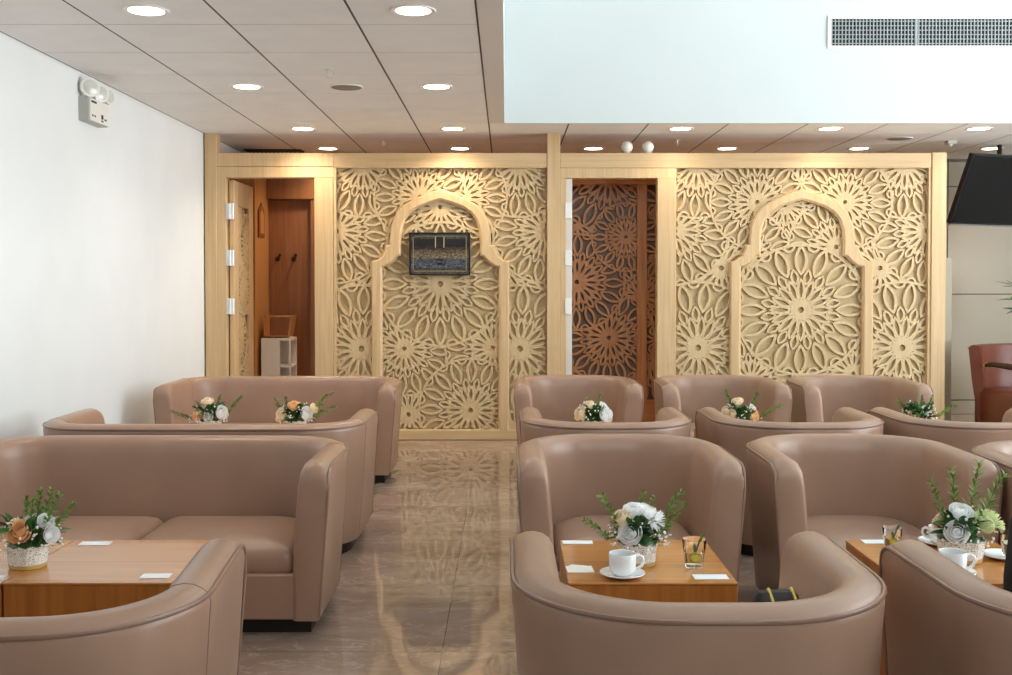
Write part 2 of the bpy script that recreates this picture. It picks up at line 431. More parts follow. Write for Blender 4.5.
def arch(cx, kx):
    f = lambda L: [(PX(cx+x*kx), PZ(y)) for x, y in L] + [(PX(cx-x*kx), PZ(y)) for x, y in L[-2::-1]]
    return f(OUT), f(INN)
def arch_trim(mb, o, i, yf, yb):
    rings = []
    for (ax, az), (bx, bz) in zip(o, i):
        L = math.hypot(bx-ax, bz-az); u = ((bx-ax)/L, (bz-az)/L); c = .012
        rings.append([(ax, yb, az), (ax, yf+.01, az), (ax+u[0]*c, yf, az+u[1]*c), (bx-u[0]*c*1.6, yf, bz-u[1]*c*1.6), (bx, yf+.014, bz), (bx, yb, bz)])
    return mb.loft(rings, False)
def screen(label, x0, x1, cx, kx, outer, inner_r, group):
    t = thing('carved_screen', label, 'screen', (PX(cx), YP, 0), 0, group)
    ox, oy = PX(cx), YP
    def put(mb, name, mat, sm=30):
        mb.v = [(x-ox, y-oy, z) for x, y, z in mb.v]; return mb.build(name, mat, t, smooth=sm)
    put(MB().box(x0, x1, YP+.055, YP+.075, .05, 2.25), 'backing_panel', M['back'], 0)
    o, i = arch(cx, kx); mid = [((a[0]+b[0])/2, (a[1]+b[1])/2) for a, b in zip(o, i)]
    rect = (x0+.005, x1-.005, .06, 2.24)
    mo = [(PX(x), PZ(y), r/S) for x, y, r in outer]; mi = [(PX(x), PZ(y), r/S) for x, y, r in inner_r]
    mb = MB(); lattice(mb, mo, rect, lambda x, z: not inside(mid, x, z), YP+.030, YP+.056)
    lattice(mb, mi, rect, lambda x, z: inside(mid, x, z), YP+.030, YP+.056)
    put(mb, 'lattice', M['lattice'], 50)
    put(arch_trim(MB(), o, i, YP-.012, YP+.056), 'arch_trim', M['oak_v'], 20)
    return t, put
def mirror(L, cx): return [q for (x, y, r) in L for q in ([(x, y, r)] if abs(x-cx) < 3 else [(x, y, r), (2*cx-x, y, r)])]
t, put = screen('carved wooden screen with an arch and the small black picture', PX(334), PX(547), 440.5, .96,
    mirror([(420, 197, 46), (361, 349, 64), (362, 165, 52), (336, 231, 52), (376, 268, 48), (366, 432, 50), (384, 205, 40)], 440.5),
    [(440, 284, 62), (470.5, 411, 52), (493, 348, 48), (404, 349, 47), (440, 207, 48), (408, 415, 46), (388, 285, 46), (495, 280, 46), (500, 400, 44)], 'carved screens of the partition')
put(MB().box(PX(334), PX(547), YP-.012, YP+.08, PZ(168.5), PZ(153.5), .004), 'top_rail', M['oak_h'], 0)
put(MB().box(PX(334), PX(547), YP-.012, YP+.08, 0.002, PZ(430), .004), 'bottom_rail', M['oak_h'], 0)
put(MB().box(PX(334), PX(336.5), YP-.008, YP+.08, PZ(430), PZ(168.5)), 'stile', M['oak_v'], 0)
t, put = screen('carved wooden screen with an arch at the right end, nothing hung on it', PX(676), PX(930), 801.5, 1.0,
    mirror([(757.5, 202, 47), (697, 164, 54), (675, 231, 54), (699, 348, 66), (722, 268, 54), (690, 436, 50), (801.5, 160, 44)], 801.5),
    [(802, 310, 65), (837, 247, 48), (747, 258, 46), (855, 374, 46), (752, 382, 46), (785, 205, 44), (802, 402, 50), (745, 310, 44), (860, 310, 44)], 'carved screens of the partition')
put(MB().box(PX(560), PX(930), YP-.012, YP+.08, PZ(168.5), PZ(153.5), .004), 'top_rail', M['oak_h'], 0)
put(MB().box(PX(676), PX(930), YP-.012, YP+.08, 0.002, PZ(430), .004), 'bottom_rail', M['oak_h'], 0)
put(MB().box(PX(927.5), PX(930), YP-.008, YP+.08, PZ(430), PZ(168.5)), 'stile', M['oak_v'], 0)

# posts
for nm, a, b2, zt, lab in (('trim_5', 206, 218, ZC, 'pale oak post between white wall and first doorway'), ('trim_6', 547, 560, ZC, 'pale oak post between screen and second doorway'), ('trim_7', 930, 944.5, PZ(153), 'pale oak end post of the partition')):
    struct(MB().box(PX(a), PX(b2), YP-.02, YP+.1, 0, zt, .004).build(nm, M['oak_v'], smooth=0), lab)

# ------------------------------------------------------------------ first doorway: open door leaf folded back into the room
d1 = shell('door_1', 'open carved oak door and its frame in the left doorway', (PX(228), YP, 0))
def loc(mb, o): mb.v = [(x-o.location.x, y-o.location.y, z-o.location.z) for x, y, z in mb.v]; return mb
loc(MB().box(PX(218), PX(334), YP-.012, YP+.09, PZ(178), PZ(167.2), .003).box(PX(218), PX(334), YP-.016, YP+.08, PZ(167), PZ(153.5), .004)
    .box(PX(218), PX(227), YP-.012, YP+.09, 0, PZ(178), .003).box(PX(315), PX(333.6), YP-.012, YP+.09, 0, PZ(178), .003), d1).build('door_frame', M['oak_v'], d1, smooth=0)
# leaf stands at right angles to the partition along y
xl = PX(228.2)
leaf = loc(MB().box(xl, xl+.04, YP+.05, YP+.2, .01, 2.1, .003).box(xl, xl+.04, YP+.54, YP+.70, .01, 2.1, .003)
           .box(xl, xl+.04, YP+.2, YP+.54, 1.9, 2.1).box(xl, xl+.04, YP+.2, YP+.54, .01, .25), d1).build('door_leaf', M['oak_v'], d1, smooth=0)
lm = MB(); lattice(lm, [(.17, 1.2, .2), (.02, .8, .25), (.3, 1.6, .25), (.0, 1.8, .2), (.33, .5, .28), (.34, 1.2, .2), (.1, 1.5, .2), (.0, .3, .3)], (0, .34, .25, 1.9), lambda x, z: True, .0, .012)
lm.v = [(xl+.038-y, YP+.2+x, z) for x, y, z in lm.v]
loc(lm, d1).build('lattice', M['lattice'], d1, smooth=50)
loc(MB().box(xl+.006, xl+.022, YP+.2, YP+.54, .25, 1.9), d1).build('backing_panel', M['leaf_back'], d1, smooth=0)
for zc in (1.845, 1.47, 1.08):
    h = loc(MB().box(xl-.012, xl+.052, YP-.016, YP+.03, zc-.065, zc+.065, .003), d1).build('hinge', M['steel'], d1, smooth=0)
    hk = MB()
    for k in range(3): hk.tube([(xl+.018, YP-.018, zc-.06+.042*k), (xl+.018, YP-.018, zc-.022+.042*k)], .009, 8)
    loc(hk, d1); o = hk.build('hinge_barrel', M['steel'], h)
# the room behind it
struct(MB().box(-2.42, -2.2, YP+.76, 9.95, 0, 2.4).build('wall_room_left', M['honey_v'], smooth=0))
struct(MB().box(-2.42, -1.3, 9.95, 10.05, 0, 2.4).build('wall_room_back', M['brown_v'], smooth=0))
struct(MB().box(-1.80, -1.3, 9.885, 9.95, 0, 2.4, .003).box(-2.2, -1.3, 9.87, 9.95, 2.04, 2.4, .003).build('trim_8', M['brown_v'], smooth=0))
for i, px in enumerate((277.5, 293.5)):
    hx = (px-506)/1073*9.93
    t = thing('coat_hook', ('dark coat hook on brown wood, nearer the open door', 'dark coat hook on brown wood, farther from the open door')[i], 'hook', (hx, 9.948, 1.49), 0, 'coat hooks in the left room')
    MB().lathe([(.001, 0), (.022, .001), (.022, .008), (.001, .01)], 14).xform(Matrix.Rotation(PI/2, 4, 'X')).build('mounting_plate', M['dark_metal'], t)
    MB().tube([(0, -.005, 0), (0, -.05, .0), (0.02, -.075, .012), (.035, -.08, .035)], .008, 8).ball((.035, -.08, .036), .014, 10, 6).build('hook_arm', M['dark_metal'], t)
t = thing('wall_plaque', 'small brown arched plaque on the honey wood side wall', 'plaque', (-2.198, 9.62, 1.83))
def ogee(w, h):
    P = [(-w, -h), (w, -h), (w, h*.45), (w*.9, h*.62), (w*.55, h*.78), (w*.2, h*.9), (0, h*1.05), (-w*.2, h*.9), (-w*.55, h*.78), (-w*.9, h*.62), (-w, h*.45)]
    return P
rt = Matrix.Rotation(-PI/2, 4, 'Z') @ Matrix.Rotation(PI, 4, 'Z')
MB().prism(ogee(.11, .15), -.012, 0).xform(rt).build('plaque_body', M['plaque'], t, smooth=0, fix=True)
MB().prism([(x*.62, z*.72-.01) for x, z in ogee(.11, .15)], -.016, -.012).xform(rt).build('plaque_inlay', M['honey_v'], t, smooth=0, fix=True)
t = thing('shelf_unit', 'white open shelf unit standing inside the left doorway', 'shelf', (-2.03, 9.62, 0))
mb = MB().box(-.135, .02, -.14, -.125, 0, .76).box(-.135, .125, .125, .14, 0, .76).box(-.135, -.12, -.125, .125, 0, .76).box(-.135, .125, -.14, .14, .76, .78)
mb.box(.02, .03, -.14, -.125, 0, .76).build('cabinet_body', M['shelf_white'], t, smooth=0)
for z in (.02, .28, .52): MB().box(-.12, .125, -.125, .125, z, z+.018).build('shelf', M['shelf_white'], t, smooth=0)
MB().box(.11, .125, -.14, -.122, 0, .76).build('front_post', M['shelf_white'], t, smooth=0)
t = thing('wooden_box', 'open tilted wooden box on top of the white shelf unit', 'box', (-2.03, 9.62, .781))
MB().box(-.12, .1, -.1, -.088, 0, .02).box(-.12, -.108, -.1, .1, 0, .2).box(-.12, .1, -.1, .1, 0, .012).build('box_body', M['honey_v'], t, smooth=0)
MB().box(-.108, .1, .088, .1, .012, .2).build('back_board', M['brown_v'], t, smooth=0)  # darker wood paints the shade inside the open box
MB().prism([(.088, 0), (.1, 0), (.135, .2), (.123, .2)], -.1, .1).build('slanted_side', M['honey_v'], t, smooth=0, fix=True)
MB().box(-.12, .128, -.1, -.06, .186, .2).build('top_rim', M['honey_v'], t, smooth=0)

# ------------------------------------------------------------------ second doorway: brown carved screen behind it
d2 = shell('door_2', 'pale oak frame of the second doorway with three hinges', (PX(571), YP, 0))
loc(MB().box(PX(560), PX(676), YP-.008, YP+.09, PZ(178.5), PZ(168.5), .003).box(PX(560), PX(566), YP-.012, YP+.09, 0, PZ(178.5), .003)
    .box(PX(657), PX(675.8), YP-.012, YP+.09, 0, PZ(178.5), .003), d2).build('door_frame', M['oak_v'], d2, smooth=0)
loc(MB().box(PX(566), PX(572), YP+.0, YP+.05, 0, PZ(179), .002), d2).build('door_edge', M['shelf_white'], d2, smooth=0)
for zc in (1.85, 1.47, 1.08):
    loc(MB().box(PX(565), PX(571.2), YP-.02, YP+.01, zc-.062, zc+.062, .002), d2).build('hinge', M['white_p'], d2, smooth=0)
t = thing('carved_divider', 'brown carved divider seen through the second doorway', 'screen', (.9, 9.05, 0))
YB = 9.05; s2 = 1073/YB
def QX(x): return (x-506)/s2
def QZ(y): return 1.26-(y-284)/s2
def putd(mb, name, mat, sm=0):
    mb.v = [(x-.9, y-YB, z) for x, y, z in mb.v]; return mb.build(name, mat, t, smooth=sm)
putd(MB().box(QX(545), QX(690), YB+.05, YB+.07, .0, 2.3), 'backing_panel', M['brown_back'])
lm = MB()
lattice(lm, [(QX(x), QZ(y), r/s2) for x, y, r in ((626, 237, 34), (577, 282, 48), (609, 338, 46), (609, 176, 56), (642, 296, 36), (575, 222, 40), (660, 250, 34), (560, 360, 44), (650, 360, 44), (605, 420, 40), (665, 200, 40), (660, 420, 40))], (QX(548), QX(680), .28, 2.14), lambda x, z: True, YB+.02, YB+.052)
putd(lm, 'lattice', M['brown_l'], 50)
putd(MB().box(QX(637), QX(647), YB, YB+.07, .0, 2.3, .003), 'mullion', M['brown_o'])
putd(MB().box(QX(545), QX(690), YB-.004, YB+.07, QZ(184.5), 2.32, .003), 'top_rail', M['brown_h'])
putd(MB().box(QX(545), QX(690), YB-.004, YB+.07, 0, .28, .003), 'bottom_rail', M['brown_h'])

# ------------------------------------------------------------------ picture on the left screen
t = thing('framed_picture', 'black framed night picture of a courtyard crowd hung in the left arch', 'picture', (PX(440), YP-.014, PZ(254)))
w, h = .245, .172
fr = MB().box(-w, w, -.022, .03, h-.014, h, .002).box(-w, w, -.022, .03, -h, -h+.014, .002).box(-w, -w+.014, -.022, .03, -h+.014, h-.014).box(w-.014, w, -.022, .03, -h+.014, h-.014)
fr.build('picture_frame', M['picture_black'], t, smooth=0)
MB().box(-w+.014, w-.014, -.012, .03, -h+.014, h-.014).build('picture_print', M['picture'], t, smooth=0)
for x0, x1, z0, z1 in ((-.028, .028, .045, .135), (-.026, .026, -.055, -.04), (-.024, .024, -.088, -.07), (-.21, -.04, .07, .12), (.04, .21, .07, .12)):
    MB().box(x0, x1, -.0135, -.0115, z0, z1).build('dark_shape', M['picture_black'], t, smooth=0)
pl = MB()
for sx in (-1, 1): pl.box(sx*.034-.004, sx*.034+.004, -.014, -.0115, .05, .14)
for k in range(34): pl.box(-.205+.0124*k, -.198+.0124*k, -.0138, -.0115, .138, .146).box(-.205+.0124*k, -.198+.0124*k, -.0138, -.0115, -.142, -.134)
for k in range(20): pl.box(-.217, -.209, -.0138, -.0115, -.13+.0135*k, -.122+.0135*k).box(.209, .217, -.0138, -.0115, -.13+.0135*k, -.122+.0135*k)
pl.build('print_border_pattern', M['pic_tan'], t, smooth=0)

# ------------------------------------------------------------------ white balls on top of the partition
for i, px in enumerate((627, 648)):
    t = thing('ball_lamp', ('white ball fitting on top of the partition, nearer the oak post', 'white ball fitting on top of the partition, farther from the oak post')[i], 'lamp', (PX(px), YP+.03, PZ(153.5)), 0, 'white balls on the partition top')
    MB().lathe([(.02, 0), (.03, .002), (.03, .008), (.018, .012)], 16).build('base', M['grey_p'], t)
    MB().ball((0, 0, .052), .047, 20, 12).build('globe', M['white_p'], t)

# ================================================================== CEILING AND WALL FITTINGS
DL = [(-1.59, 4.77, 'large round downlight in the front row, near the white left wall'), (-.41, 4.77, 'large round downlight in the front row, near the open well'),
      (-1.587, 6.6, 'round downlight in the second row, nearer the left wall'), (-.426, 6.6, 'round downlight in the second row, nearer the open well'),
      (-1.58, 8.38, 'downlight just in front of the left doorway'), (-.416, 8.38, 'downlight just in front of the picture screen'),
      (-1.59, 9.6, 'downlight behind the partition above the left room'), (-.41, 9.6, 'downlight behind the partition above the picture screen'),
      (.78, 9.6, 'downlight behind the partition beside the tall oak post'), (1.36, 8.38, 'downlight in front of the screen just right of the white balls'),
      (1.97, 9.6, 'downlight behind the partition above left of the empty arch'), (2.52, 8.38, 'downlight in front of the screen above the empty arch'),
      (3.15, 9.6, 'downlight behind the partition above right of the empty arch'), (3.68, 8.38, 'downlight in the row nearest the hanging screen'), (4.33, 9.6, 'downlight behind the hanging television')]
dl0 = None
for k, (x, y, lab) in enumerate(DL):
    if dl0 is None:
        dl0 = thing('ceiling_light', lab, 'ceiling light', (x, y, ZC), 0, 'round ceiling downlights')
        MB().lathe([(.078, -.004), (.098, -.006), (.102, -.001), (.102, .004), (.078, .004), (.078, -.004)], 32, cap=False).build('trim_ring', M['ring'], dl0)
        MB().lathe([(.0005, -.002), (.078, -.003), (.078, .002), (.0005, .003)], 32).build('diffuser', M['glow'], dl0)
    else: dup(dl0, (x, y, ZC), 0, lab)
    L = bpy.data.lights.new('downlight_beam', 'SPOT'); L.energy = 45 if y > 9 else ((44 if x < 0 else 17) if y > 8 else 22); L.color = (1, .82, .62) if y > 8 else (1, .9, .76); L.spot_size = 2.4; L.spot_blend = .9; L.shadow_soft_size = .08
    o = bpy.data.objects.new('downlight_beam', L); COL.objects.link(o); o.location = (x, y, ZC-.02)
def ceiling_disc(name, label, cat, x, y, r, mat):
    t = thing(name, label, cat, (x, y, ZC)); 
    MB().lathe([(.0005, -.006), (r*.9, -.007), (r, -.004), (r, .003), (.0005, .003)], 28).build('grille_face', mat, t)
    MB().lathe([(r, -.005), (r*1.08, -.003), (r*1.08, .002), (r, .002), (r, -.005)], 28, cap=False).build('rim', M['tile'], t)
ceiling_disc('ceiling_speaker', 'grey round ceiling speaker on the left tiles', 'speaker', -.98, 6.62, .095, M['grille'])
ceiling_disc('ceiling_speaker', 'grey round ceiling speaker above the empty arch screen', 'speaker', 3.27, 8.95, .1, M['grille'])
for (x, y, lab) in ((-1.0, 6.07, 'small sprinkler head on the tiles beside the grey ceiling speaker'), (-1.04, 9.1, 'small sprinkler head above the picture screen'), (1.44, 9.05, 'small sprinkler head right of the white balls')):
    t = thing('ceiling_sprinkler', lab, 'sprinkler', (x, y, ZC), 0, 'ceiling sprinkler heads')
    MB().lathe([(.0005, -.004), (.025, -.005), (.028, .001), (.0005, .002)], 16).build('escutcheon', M['steel'], t)
    MB().tube([(0, 0, -.004), (0, 0, -.03)], .006, 8).tube([(-.014, 0, -.012), (-.014, 0, -.036), (0, 0, -.042)], .003, 6).tube([(.014, 0, -.012), (.014, 0, -.036), (0, 0, -.042)], .003, 6).build('head', M['steel'], t)
    MB().lathe([(.0005, -.046), (.018, -.046), (.018, -.043), (.0005, -.043)], 14).build('deflector', M['steel'], t)
t = thing('ceiling_sensor', 'small square sensor on the ceiling beside the end post', 'sensor', (3.76, 9.1, ZC))
MB().box(-.04, .04, -.04, .04, -.03, .002, .006).build('sensor_body', M['grey_p'], t, smooth=0)
MB().ball((0, 0, -.03), .018, 12, 6).build('sensor_lens', M['white_p'], t)
# linear slot in the ceiling behind the left end of the partition
t = thing('ceiling_vent', 'dark slotted ceiling vent behind the left post', 'vent', (-2.1, 9.75, ZC))
MB().box(-.26, .26, -.1, .1, -.004, .002).build('vent_backing', M['vent'], t, smooth=0)
vm = MB()
for k in range(14): vm.box(-.255+.0375*k, -.235+.0375*k, -.1, .1, -.009, -.003)
vm.build('slats', M['groove'], t, smooth=0)
# big grille on the bulkhead
t = thing('wall_vent', 'long grey air grille high on the white bulkhead', 'vent', (3.8, 8.085, 3.15))
x0, x1, z0, z1 = -1.36, 1.36, -.105, .095
MB().box(x0, x1, -.004, .002, z0, z1).build('vent_backing', M['vent'], t, smooth=0)
MB().box(x0-.03, x1+.03, -.012, .002, z1, z1+.022, .002).box(x0-.03, x1+.03, -.012, .002, z0-.022, z0, .002).box(x0-.03, x0, -.012, .002, z0, z1).box(x1, x1+.03, -.012, .002, z0, z1).build('vent_frame', M['white_p'], t, smooth=0)
vm = MB()
n = int((x1-x0)/.026)
for k in range(n+1): vm.box(x0+k*.026-.0035, x0+k*.026+.0035, -.014, -.003, z0, z1)
vm.box(-.735, -.72, -.015, -.003, z0, z1)
for k in range(6): vm.box(x0, x1, -.012, -.003, z0+.033*(k+.5)-.003, z0+.033*(k+.5)+.003)
vm.build('vent_blades', M['slat'], t, smooth=0)
# emergency light on the left wall
t = thing('emergency_light', 'white twin head emergency light high on the left wall', 'emergency light', (XL, 6.12, 2.19))
MB().box(-.003, .063, 0, .29, 0, .137, .005).build('battery_box', M['grey_p'], t, smooth=0)
MB().box(.063, .066, .006, .284, .005, .132).build('front_plate', M['white_p'], t, smooth=0)
for y0, y1, z0, z1 in ((.02, .1, .108, .12), (.17, .2, .016, .026), (.17, .2, .032, .058), (.03, .05, .03, .04), (.065, .085, .03, .04), (.22, .25, .03, .04)):
    MB().box(.066, .067, y0, y1, z0, z1).build('printed_mark', M['ink'], t, smooth=0)
for (dy, dz, tilt, r) in ((.02, .192, -.85, .056), (.18, .185, -.6, .053), (.315, .19, -.35, .05)):
    hd = MB().lathe([(.001, -.045), (.03, -.045), (r, -.01), (r, .005), (r*.9, .006)], 20)
    q = Matrix.Translation((.06, dy, dz)) @ Matrix.Rotation(tilt, 4, 'Z') @ Matrix.Rotation(PI/2, 4, 'Y')
    o = hd.xform(q).build('lamp_head', M['white_p'], t)
    MB().lathe([(.001, .012), (r*.5, .01), (r*.9, .004), (.001, .003)], 20).xform(q).build('lamp_lens', M['lens'], o)
for dy in (.03, .17, .26): MB().tube([(.04, dy, .135), (.045, dy+(.04 if dy > .2 else 0), .17)], .012, 8).build('lamp_stem', M['grey_p'], t)
# hanging television
t = thing('television', 'black television tilted down from the ceiling at right', 'television', (3.865, 8.9, 2.335))
W_, H_ = 1.1, .62
q = Matrix.Rotation(math.radians(22), 4, 'Z') @ Matrix.Rotation(math.radians(24), 4, 'X')
MB().box(0, W_, 0, .05, -H_, 0, .006).xform(q).build('casing', M['black'], t, smooth=0)
MB().box(.012, W_-.012, -.002, .003, -H_+.02, -.012).xform(q).build('display', M['screen'], t, smooth=0)
MB().box(0.002, W_-.002, -.004, .048, -H_-.008, -H_+.004, .002).xform(q).build('bottom_edge', M['silver'], t, smooth=0)
MB().box(W_/2-.1, W_/2+.1, .05, .09, -.4, -.2).xform(q).tube([q @ Vector((W_/2, .1, -.3)), q @ Vector((W_/2, .1, -.3)) + Vector((0, .06, .05)), q @ Vector((W_/2, .1, -.3)) + Vector((0, .06, .42))], .02, 10).build('ceiling_bracket', M['black'], t, smooth=0)

# ================================================================== TUB SEATING
ZR = .625
PROF = [(-.040, .058), (-.036, .07), (-.026, .2), (-.012, .4), (-.003, .55), (0, .585), (-.003, .602), (-.016, .615), (-.036, .6235), (-.058, .625), (-.08, .620), (-.097, .608), (-.107, .588), (-.113, .55), (-.124, .42), (-.134, .25), (-.134, .058)]
def tub_path(W, D, r):
    a = W/2; P = []
    for d in (0, .004, .010, .02, .035, .055, .08): P.append((-a, -D/2+d, -1, 0, d))
    L = D-r
    for k in range(1, 5):
        d = .08+(L-.08)*k/4; P.append((-a, -D/2+d, -1, 0, d))
    for k in range(1, 12):
        th = PI-PI/2*k/12; P.append((-a+r+r*math.cos(th), D/2-r+r*math.sin(th), math.cos(th), math.sin(th), 1))
    nb = 8
    for k in range(nb+1): P.append((-a+r+(W-2*r)*k/nb, D/2, 0, 1, 1))
    right = [(-x, y, -nx, ny, d) for x, y, nx, ny, d in P[:-(nb+1)]][::-1]
    return P+right
def tipped(n, z, d):
    Rt = .075
    if d < Rt and z > .3: z -= (Rt-math.sqrt(max(0, Rt*Rt-(Rt-d)**2)))*((z-.3)/.325)**1.5*.85
    if d < .03:
        k = (1-math.sqrt(max(0, 1-((.03-d)/.03)**2)))*.30
        n = n+(-.065-n)*k*(1.0 if n < -.065 else .35)
    return n, z
def make_seat(name, label, cat, W, D, r, split, group, mat):
    t = thing(name, label, cat, (0, 0, 0), 0, group)
    P = tub_path(W, D, r)
    rings = []
    for x, y, nx, ny, d in P:
        ring = []
        for n, z in PROF:
            n2, z2 = tipped(n, z, d); ring.append((x+nx*n2, y+ny*n2, z2))
        rings.append(ring)
    MB().loft(rings, True, True, True, flip=True).build('shell', mat[0], t, smooth=50, fix=True)
    pip = []
    for z in (.07, .2, .35, .48, .55): 
        n = -.04+.037*(z-.07)/.5; pip.append((P[0][0]+.0-n*1.0-.002, P[0][1]+.004, tipped(0, z, .004)[1]))
    for x, y, nx, ny, d in P[2:-2]:
        n2, z2 = tipped(-.002, .604, d); pip.append((x+nx*n2, y+ny*n2, z2))
    for z in (.55, .48, .35, .2, .07):
        n = -.04+.037*(z-.07)/.5; pip.append((P[-1][0]+n+.002, P[-1][1]+.004, tipped(0, z, .004)[1]))
    MB().tube(pip, .0055, 6).build('piping', mat[1], t, smooth=60)
    for i in ((11, len(P)-12) if split else ()):
        sm = MB()
        x, y, nx, ny, d = P[i]
        sm.tube([(x+nx*(n+.0004 if k < 9 else n-.0004), y+ny*(n+.0004 if k < 9 else n-.0004), z+(.0004 if 6 < k < 11 else 0)) for k, (n, z) in enumerate(PROF[1:-1])], .0011, 5)
        sm.build('seam', mat[2], t)
    # cushion(s)
    inn = [(x-nx*.137, y-ny*.137) for x, y, nx, ny, d in P]
    yf = -D/2+.028
    inn = [(x, max(y, yf)) for x, y in inn]
    def cushion(poly):
        pts = []
        m = len(poly)
        for i in range(m):
            p, q2 = poly[i], poly[(i+1) % m]; L = math.hypot(q2[0]-p[0], q2[1]-p[1]); k = max(1, int(L/.035))
            if L < .003: continue
            for b in range(k): pts.append((p[0]+(q2[0]-p[0])*b/k, p[1]+(q2[1]-p[1])*b/k))
        cx = (min(p[0] for p in pts)+max(p[0] for p in pts))/2; cy = (min(p[1] for p in pts)+max(p[1] for p in pts))/2
        hx = max(p[0] for p in pts)-cx; hy = max(p[1] for p in pts)-cy
        # soften corners
        for _ in range(2): pts = [((pts[i-1][0]+2*pts[i][0]+pts[(i+1) % len(pts)][0])/4, (pts[i-1][1]+2*pts[i][1]+pts[(i+1) % len(pts)][1])/4) for i in range(len(pts))]
        rg = []
        for ins, z in ((.03, .205), (.008, .214), (0, .232), (0, .272), (.006, .290), (.018, .303), (.04, .313), (.08, .321), (.13, .327), (.18, .331)):
            fx, fy = max(.05, 1-ins/hx), max(.05, 1-ins/hy)
            rg.append([(cx+(x-cx)*fx, cy+(y-cy)*fy, z) for x, y in pts])
        return MB().loft(rg, True, True, True)
    if split:
        Lh = [p for p in inn if p[0] < -.01]; Rh = [p for p in inn if p[0] > .01]
        yb = D/2-.137
        cushion(Lh+[(-.003, yb), (-.003, yf)]).build('seat_cushion', mat[0], t, smooth=60, fix=True)
        cushion([(.003, yf), (.003, yb)]+Rh).build('seat_cushion', mat[0], t, smooth=60, fix=True)
    else: cushion(inn).build('seat_cushion', mat[0], t, smooth=60, fix=True)
    MB().box(-W/2+.115, W/2-.115, -D/2+.012, -D/2+.06, .058, .222, .006).build('front_rail', mat[0], t, smooth=0)
    ol = [(x-nx*.075, max(y-ny*.075, -D/2+.06)) for x, y, nx, ny, d in P]
    MB().loft([[(x, y, 0) for x, y in ol], [(x, y, .06) for x, y in ol]], True, True, True).build('plinth', M['plinth'], t, smooth=40, fix=True)
    return t
LM = (M['leather'], M['piping'], M['seam'])
GA, GS = 'taupe leather tub armchairs', 'taupe leather two seat tub sofas'
DC = .74
ch = make_seat('tub_armchair', 'taupe tub armchair facing us behind the small table with white cup and glass', 'armchair', .81, DC, .33, False, GA, LM)
ch.location = (.447, 3.80+DC/2, 0); ch.scale = (1, 1, 1.012)
sf = make_seat('tub_sofa', 'taupe leather sofa facing us behind the table with peach roses', 'sofa', 1.52, DC, .30, True, GS, LM)
sf.location = (-1.39, 3.80+DC/2, 0)
def face(x, yf, label): return dup(ch, (x, yf+DC/2, 0), 0, label)
def away(x, yb, label, rz=PI): return dup(ch, (x, yb+DC/2, 0), rz, label)
face(1.36, 3.80, 'taupe tub armchair facing us behind the table with the white rose arrangement')
face(2.19, 3.62, 'taupe tub armchair cut off by the right edge, behind the white rose arrangement')
away(.418, 2.04, 'taupe tub armchair with its back to us and a brown handbag on its seat')
away(1.345, 1.95, 'darker tub armchair with its back to us beside the table with two cups')
away(.477, 4.80, 'taupe tub armchair with its back to us, in the row behind, nearest the aisle')
away(1.385, 4.80, 'taupe tub armchair with its back to us, middle one of the row behind')
away(2.265, 4.80, 'taupe tub armchair with its back to us, right end of the row behind')
face(.457, 6.72, 'taupe tub armchair in front of the brown doorway, facing us in the back row')
face(1.39, 6.72, 'taupe tub armchair in the back row facing us, between two other armchairs')
face(2.28, 6.72, 'taupe tub armchair in the back row before the right screen post')
def away_s(x, yb, label, rz=0): return dup(sf, (x, yb+DC/2, 0), PI+rz, label)
away_s(-1.39, 1.93, 'taupe sofa with its back to us at the lower left corner', .09)
away_s(-1.42, 4.80, 'taupe sofa with its back to us directly behind the large facing sofa')
dup(sf, (-1.455, 6.72+DC/2, 0), 0, 'taupe sofa facing us farthest back, below the open left door')

# rust chair far right
def rust_chair():
    t = thing('club_chair', 'rust red leather chair with a dark wooden arm before the beige wall', 'chair', (4.12, 8.45, 0), math.radians(14))
    back = []
    for k in range(13):
        th = math.radians(-62+124*k/12); cx, cy = .40*math.sin(th)*1.05, .30*math.cos(th)
        back.append((cx, cy, math.sin(th), math.cos(th)))
    rings = []
    for x, y, nx, ny in back:
        pr = [(-.03, .1), (.03, .5), (.055, .745), (.045, .768), (.02, .775), (-.02, .768), (-.032, .745), (-.055, .5), (-.08, .1)]
        rings.append([(x+nx*n, y+ny*n, z) for n, z in pr])
    MB().loft(rings, True, True, True, flip=True).build('backrest', M['red_leather'], t, smooth=50, fix=True)
    MB().tube([(x+nx*.056, y+ny*.056, .752) for x, y, nx, ny in back], .006, 6).build('piping', M['red_leather'], t)
    MB().box(-.34, .34, -.34, .22, .11, .43, .03).build('seat', M['red_leather'], t, smooth=60)
    for sx in (-1, 1):
        a = MB().tube([(sx*.34, .06, .62), (sx*.345, -.02, .635), (sx*.35, -.2, .63), (sx*.34, -.34, .62), (sx*.335, -.36, .55), (sx*.33, -.35, .3)], [.016, .02, .024, .02, .018, .018], 10)
        a.build('arm', M['dark_metal'], t)
        o = MB().lathe([(.001, -.012), (.02, -.01), (.02, .01), (.001, .012)], 14, cap=True).xform(Matrix.Translation((sx*.33, .07, .62)) @ Matrix.Rotation(PI/2, 4, 'X')).build('stud', M['gold'], t)
        for y in (-.29, .17):
            MB().tube([(sx*.29, y, .23), (sx*.31, y*1.1, 0)], [.022, .015], 8).build('leg', M['dark_metal'], t)
rust_chair()

